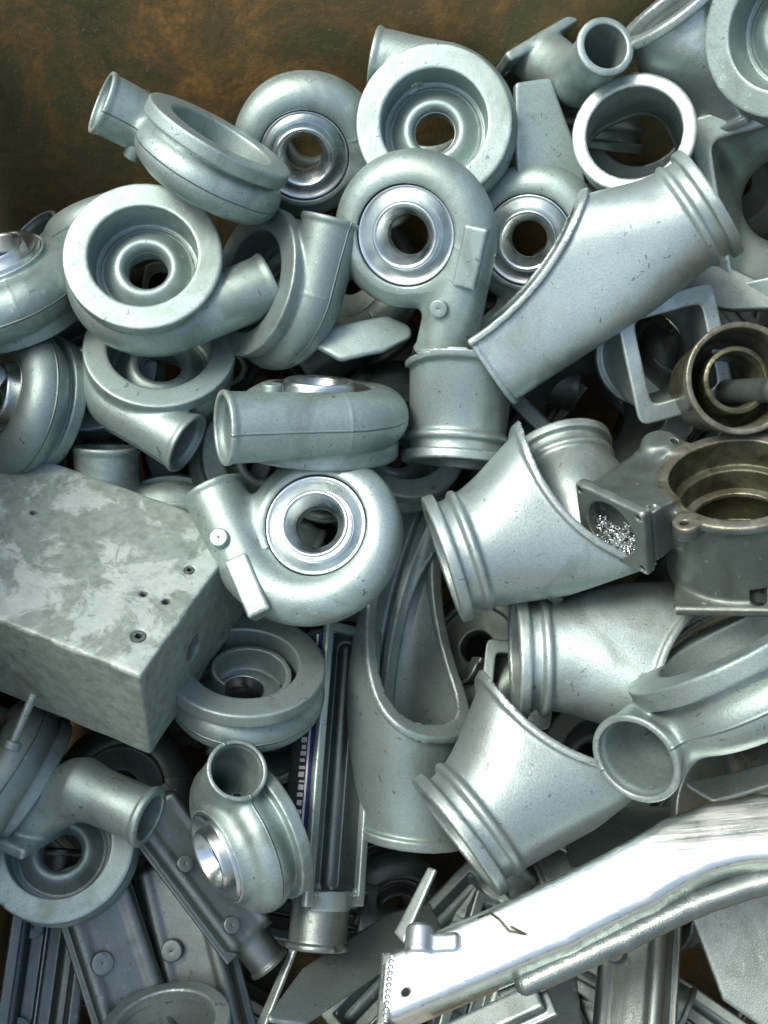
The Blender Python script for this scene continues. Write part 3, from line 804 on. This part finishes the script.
# ------------------------------------------------------------------ plates
def poly(x, y, pts):
    pts = np.array(pts, float); n = len(pts); d = np.full(np.shape(x), 1e18); s = np.ones(np.shape(x))
    for i in range(n):
        a, b = pts[i], pts[i - 1]; ex, ey = b - a; wx, wy = x - a[0], y - a[1]
        t = np.clip((wx * ex + wy * ey) / (ex * ex + ey * ey), 0, 1)
        d = np.minimum(d, (wx - ex * t)**2 + (wy - ey * t)**2)
        c1, c2, c3 = y >= a[1], y < b[1], ex * wy > ey * wx
        s = np.where((c1 & c2 & c3) | (~c1 & ~c2 & ~c3), -s, s)
    return s * np.sqrt(d)
def plate(pts, z, th, n, label, mat=None, name='metal_plate', cat='plate', bend=0, rd=3, ribs=(), group='flat plates in the heap', holes=(), cr=5):
    cx, cy = np.mean([p[0] for p in pts]), np.mean([p[1] for p in pts])
    q = [(p[0] - cx, cy - p[1]) for p in pts]; ext = max(max(abs(a), abs(b)) for a, b in q) + 8
    qs = [(a * (1 - cr / max(math.hypot(a, b), 12)), b * (1 - cr / max(math.hypot(a, b), 12))) for a, b in q]
    def f(x, y, z_):
        zz = z_ - bend * (x * x + y * y) / ext
        a = poly(x, y, qs) - cr + rd; b = abs(zz) - th / 2 + min(rd, th / 2 - .1)
        r_ = min(rd, th / 2 - .1)
        d = np.minimum(np.maximum(a, b), 0) + np.hypot(np.maximum(a, 0), np.maximum(b, 0)) - r_
        for (x0, y0, x1, y1, w_, h_) in ribs:
            d = smin(d, seg(x, y, zz, (x0 - cx, cy - y0, h_ - w_), (x1 - cx, cy - y1, h_ - w_), w_), 3)
        for (hx, hy_, r) in holes: d = smax(d, -(np.hypot(x - hx + cx, y - cy + hy_) - r), 1)
        return d
    t = Tpl(name)
    xs = [a for a, b in q]; ys = [b for a, b in q]; hz_ = th + abs(bend) * ext * 2 + 16
    t.sdf(f, (min(xs) - 6, min(ys) - 6, -hz_), (max(xs) + 6, max(ys) + 6, hz_), 1.6 if ext < 90 else 2.2, [], 'sheet', mat or ALU)
    o = place(t, cx, cy, z, (0, 0, 1), n, (1, 0, 0), (1, 0, 0) if abs(n[0]) < .9 else (0, 0, 1), name, label, cat, group)
    ch = o.children[0]; mw = o.matrix_world.copy(); ch.parent = None; bpy.data.objects.remove(o)
    ch.name = name; ch.matrix_world = mw; ch['label'] = label; ch['category'] = cat; ch['group'] = group
    return ch
plate([(313, 343), (345, 327), (396, 316), (412, 325), (388, 348), (335, 360)], 8, 7, (.1, .5, .85), 'small flat leaf-shaped plate above the housing lying on its side', ALU, bend=-.12, cr=10)
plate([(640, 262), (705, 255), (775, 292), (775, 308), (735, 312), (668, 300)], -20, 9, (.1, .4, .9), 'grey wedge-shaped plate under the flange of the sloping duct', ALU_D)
plate([(514, 86), (545, 80), (584, 168), (590, 205), (520, 200), (512, 140)], -20, 10, (.3, .2, .93), 'flat wedge plate left of the pale ring at the top', ALU)
plate([(690, 790), (772, 762), (772, 782), (712, 806)], 55, 5, (0, .6, .8), 'thin curved lip plate at the right edge above the bright bar', ALU_B, bend=.1)
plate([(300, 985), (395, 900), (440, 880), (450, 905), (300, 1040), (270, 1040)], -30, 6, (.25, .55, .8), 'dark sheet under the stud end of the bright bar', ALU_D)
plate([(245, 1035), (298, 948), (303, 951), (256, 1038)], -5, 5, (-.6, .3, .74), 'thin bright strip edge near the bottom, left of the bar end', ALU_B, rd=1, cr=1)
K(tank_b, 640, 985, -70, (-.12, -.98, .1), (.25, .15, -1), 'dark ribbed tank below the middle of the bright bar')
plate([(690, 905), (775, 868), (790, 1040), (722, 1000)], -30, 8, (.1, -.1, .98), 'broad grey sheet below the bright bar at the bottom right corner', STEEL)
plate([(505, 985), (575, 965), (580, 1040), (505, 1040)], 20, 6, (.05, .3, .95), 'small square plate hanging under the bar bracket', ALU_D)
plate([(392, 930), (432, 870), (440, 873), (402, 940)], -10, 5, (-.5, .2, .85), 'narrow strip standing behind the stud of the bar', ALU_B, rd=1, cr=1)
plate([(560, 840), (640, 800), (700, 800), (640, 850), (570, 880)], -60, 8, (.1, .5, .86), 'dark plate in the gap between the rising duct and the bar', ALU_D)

# ------------------------------------------------------------------ castings lower in the heap, glimpsed through the gaps
rr = random.Random(21)
def rdir():
    while True:
        v = Vector((rr.uniform(-1, 1), rr.uniform(-1, 1), rr.uniform(-1, 1)))
        if .1 < v.length < 1: return tuple(v.normalized())
def tilt():
    a = rr.uniform(0, 6.28); n = Vector((rr.uniform(-.5, .5), rr.uniform(-.5, .5), 1)).normalized()
    return tuple(n), (math.cos(a), math.sin(a), 0)
DK = {'*': ALU_D}  # low castings get the darker metal as painted gap shade
low_items = [
 (VB, vol_c, 310, 140, -130, 'dark housing low behind the bore of the topmost bright-collared housing'),
 (VB, vol_c, 440, 110, -130, 'dark housing low behind the wide open flange near the top'),
 (VB, vol_c, 640, 120, -130, 'dark housing low inside the view through the pale ring'),
 (V, vol_c, 740, 180, -120, 'dark housing low behind the tall rectangular frame'),
 (V, vol_c, 355, 280, -120, 'dark housing low behind the neck of the padded housing'),
 (D, duct_s, 590, 150, -120, 'dark duct low in the gap left of the pale ring'),
 (VB, vol_c, 490, 330, -125, 'dark housing low between the upright and sloping ducts'),
 (D, duct_s, 640, 480, -140, 'dark duct low behind the square oily flange'),
 (VB, vol_c, 440, 500, -120, 'dark housing low under the upright duct'),
 (V, vol_c, 480, 650, -110, 'dark housing low between canoe-shaped and lower ducts'),
 (VB, vol_c, 590, 760, -100, 'dark housing low behind the rim of the rising duct'),
 (V, vol_c, 700, 830, -130, 'dark housing low above the bend of the bright bar'),
 (D, duct_s, 560, 850, -150, 'dark duct low just above the bright bar'),
 (VB, vol_c, 280, 790, -120, 'dark housing low beside the long narrow tank'),
 (K, tank_b, 270, 900, -120, 'dark tank low beside the foot of the long narrow tank'),
 (V, vol_c, 120, 790, -110, 'dark housing low under the corner of the grey block'),
 (K, tank_b, 420, 960, -110, 'dark tank low left of the bar bracket'),
 (K, tank_b, 480, 1010, -90, 'dark tank low under the bar bracket at the bottom edge'),
 (K, tank_b, 650, 1000, -120, 'dark tank low under the bright bar at the bottom edge'),
 (VB, vol_c, 60, 330, -120, 'dark housing low between the two left-edge housings'),
 (V, vol_c, 350, 640, -110, 'dark housing low behind the top of the long narrow tank'),
 (VB, vol_c, 210, 450, -130, 'dark housing low beside the tilted outlet'),
 (D, duct_s, 700, 640, -90, 'dark duct low under the foot of the oily casting'),
 (D, duct_s, 740, 300, -130, 'dark duct low behind the olive cup'),
 (V, vol_c, 540, 100, -140, 'dark housing low behind the wedge plate at the top'),
 (K, tank_b, 560, 940, -140, 'dark tank low behind the middle of the bright bar'),
]
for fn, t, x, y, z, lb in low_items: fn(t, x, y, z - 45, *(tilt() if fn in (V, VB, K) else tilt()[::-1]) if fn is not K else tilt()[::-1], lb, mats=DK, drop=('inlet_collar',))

# the unseen depth of the heap: one mass of the same castings
V0, F0, k0 = [], [], 0
pool = [tr for tr in (vol_c, duct_s, tank_b)]
src = []
for t in pool:
    v_, f_, k = [], [], 0
    for nm, me, _ in t.parts:
        a = np.empty(len(me.vertices) * 3, np.float32); me.vertices.foreach_get('co', a)
        q = np.empty(len(me.polygons) * 4, np.int32); me.polygons.foreach_get('vertices', q)
        v_.append(a.reshape(-1, 3)); f_.append(q.reshape(-1, 4) + k); k += len(me.vertices)
    src.append((np.concatenate(v_), np.concatenate(f_)))
for iy in range(9):
    for ix in range(7):
        if iy == 0 and ix < 3: continue
        v_, f_ = src[rr.randrange(3)]
        z = -262 + rr.uniform(-15, 15) - (45 if iy == 1 and ix < 3 else 0)
        p = at(-30 + ix * 138 + rr.uniform(-25, 25), 90 + iy * 118 + rr.uniform(-25, 25), z)
        Rm = Matrix.Rotation(rr.uniform(0, 6.28), 3, rdir()); Mx = TOW.to_3x3() @ Rm; T_ = (TOW @ p) * MM
        w_ = v_ @ np.array(Mx).T + np.array(T_)
        if w_[:, 1].max() > BACK_Y - .01: w_ += np.array((0, -.7, -.7)) * ((w_[:, 1].max() - BACK_Y + .01) / .7)
        V0.append(w_); F0.append(f_ + k0); k0 += len(v_)
P = np.concatenate(V0) / MM; Q = np.concatenate(F0)
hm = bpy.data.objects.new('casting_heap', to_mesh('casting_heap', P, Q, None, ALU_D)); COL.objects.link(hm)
hm['kind'] = 'stuff'; hm['label'] = 'dark mass of jumbled castings deep under the ones on top'; hm['category'] = 'scrap heap'
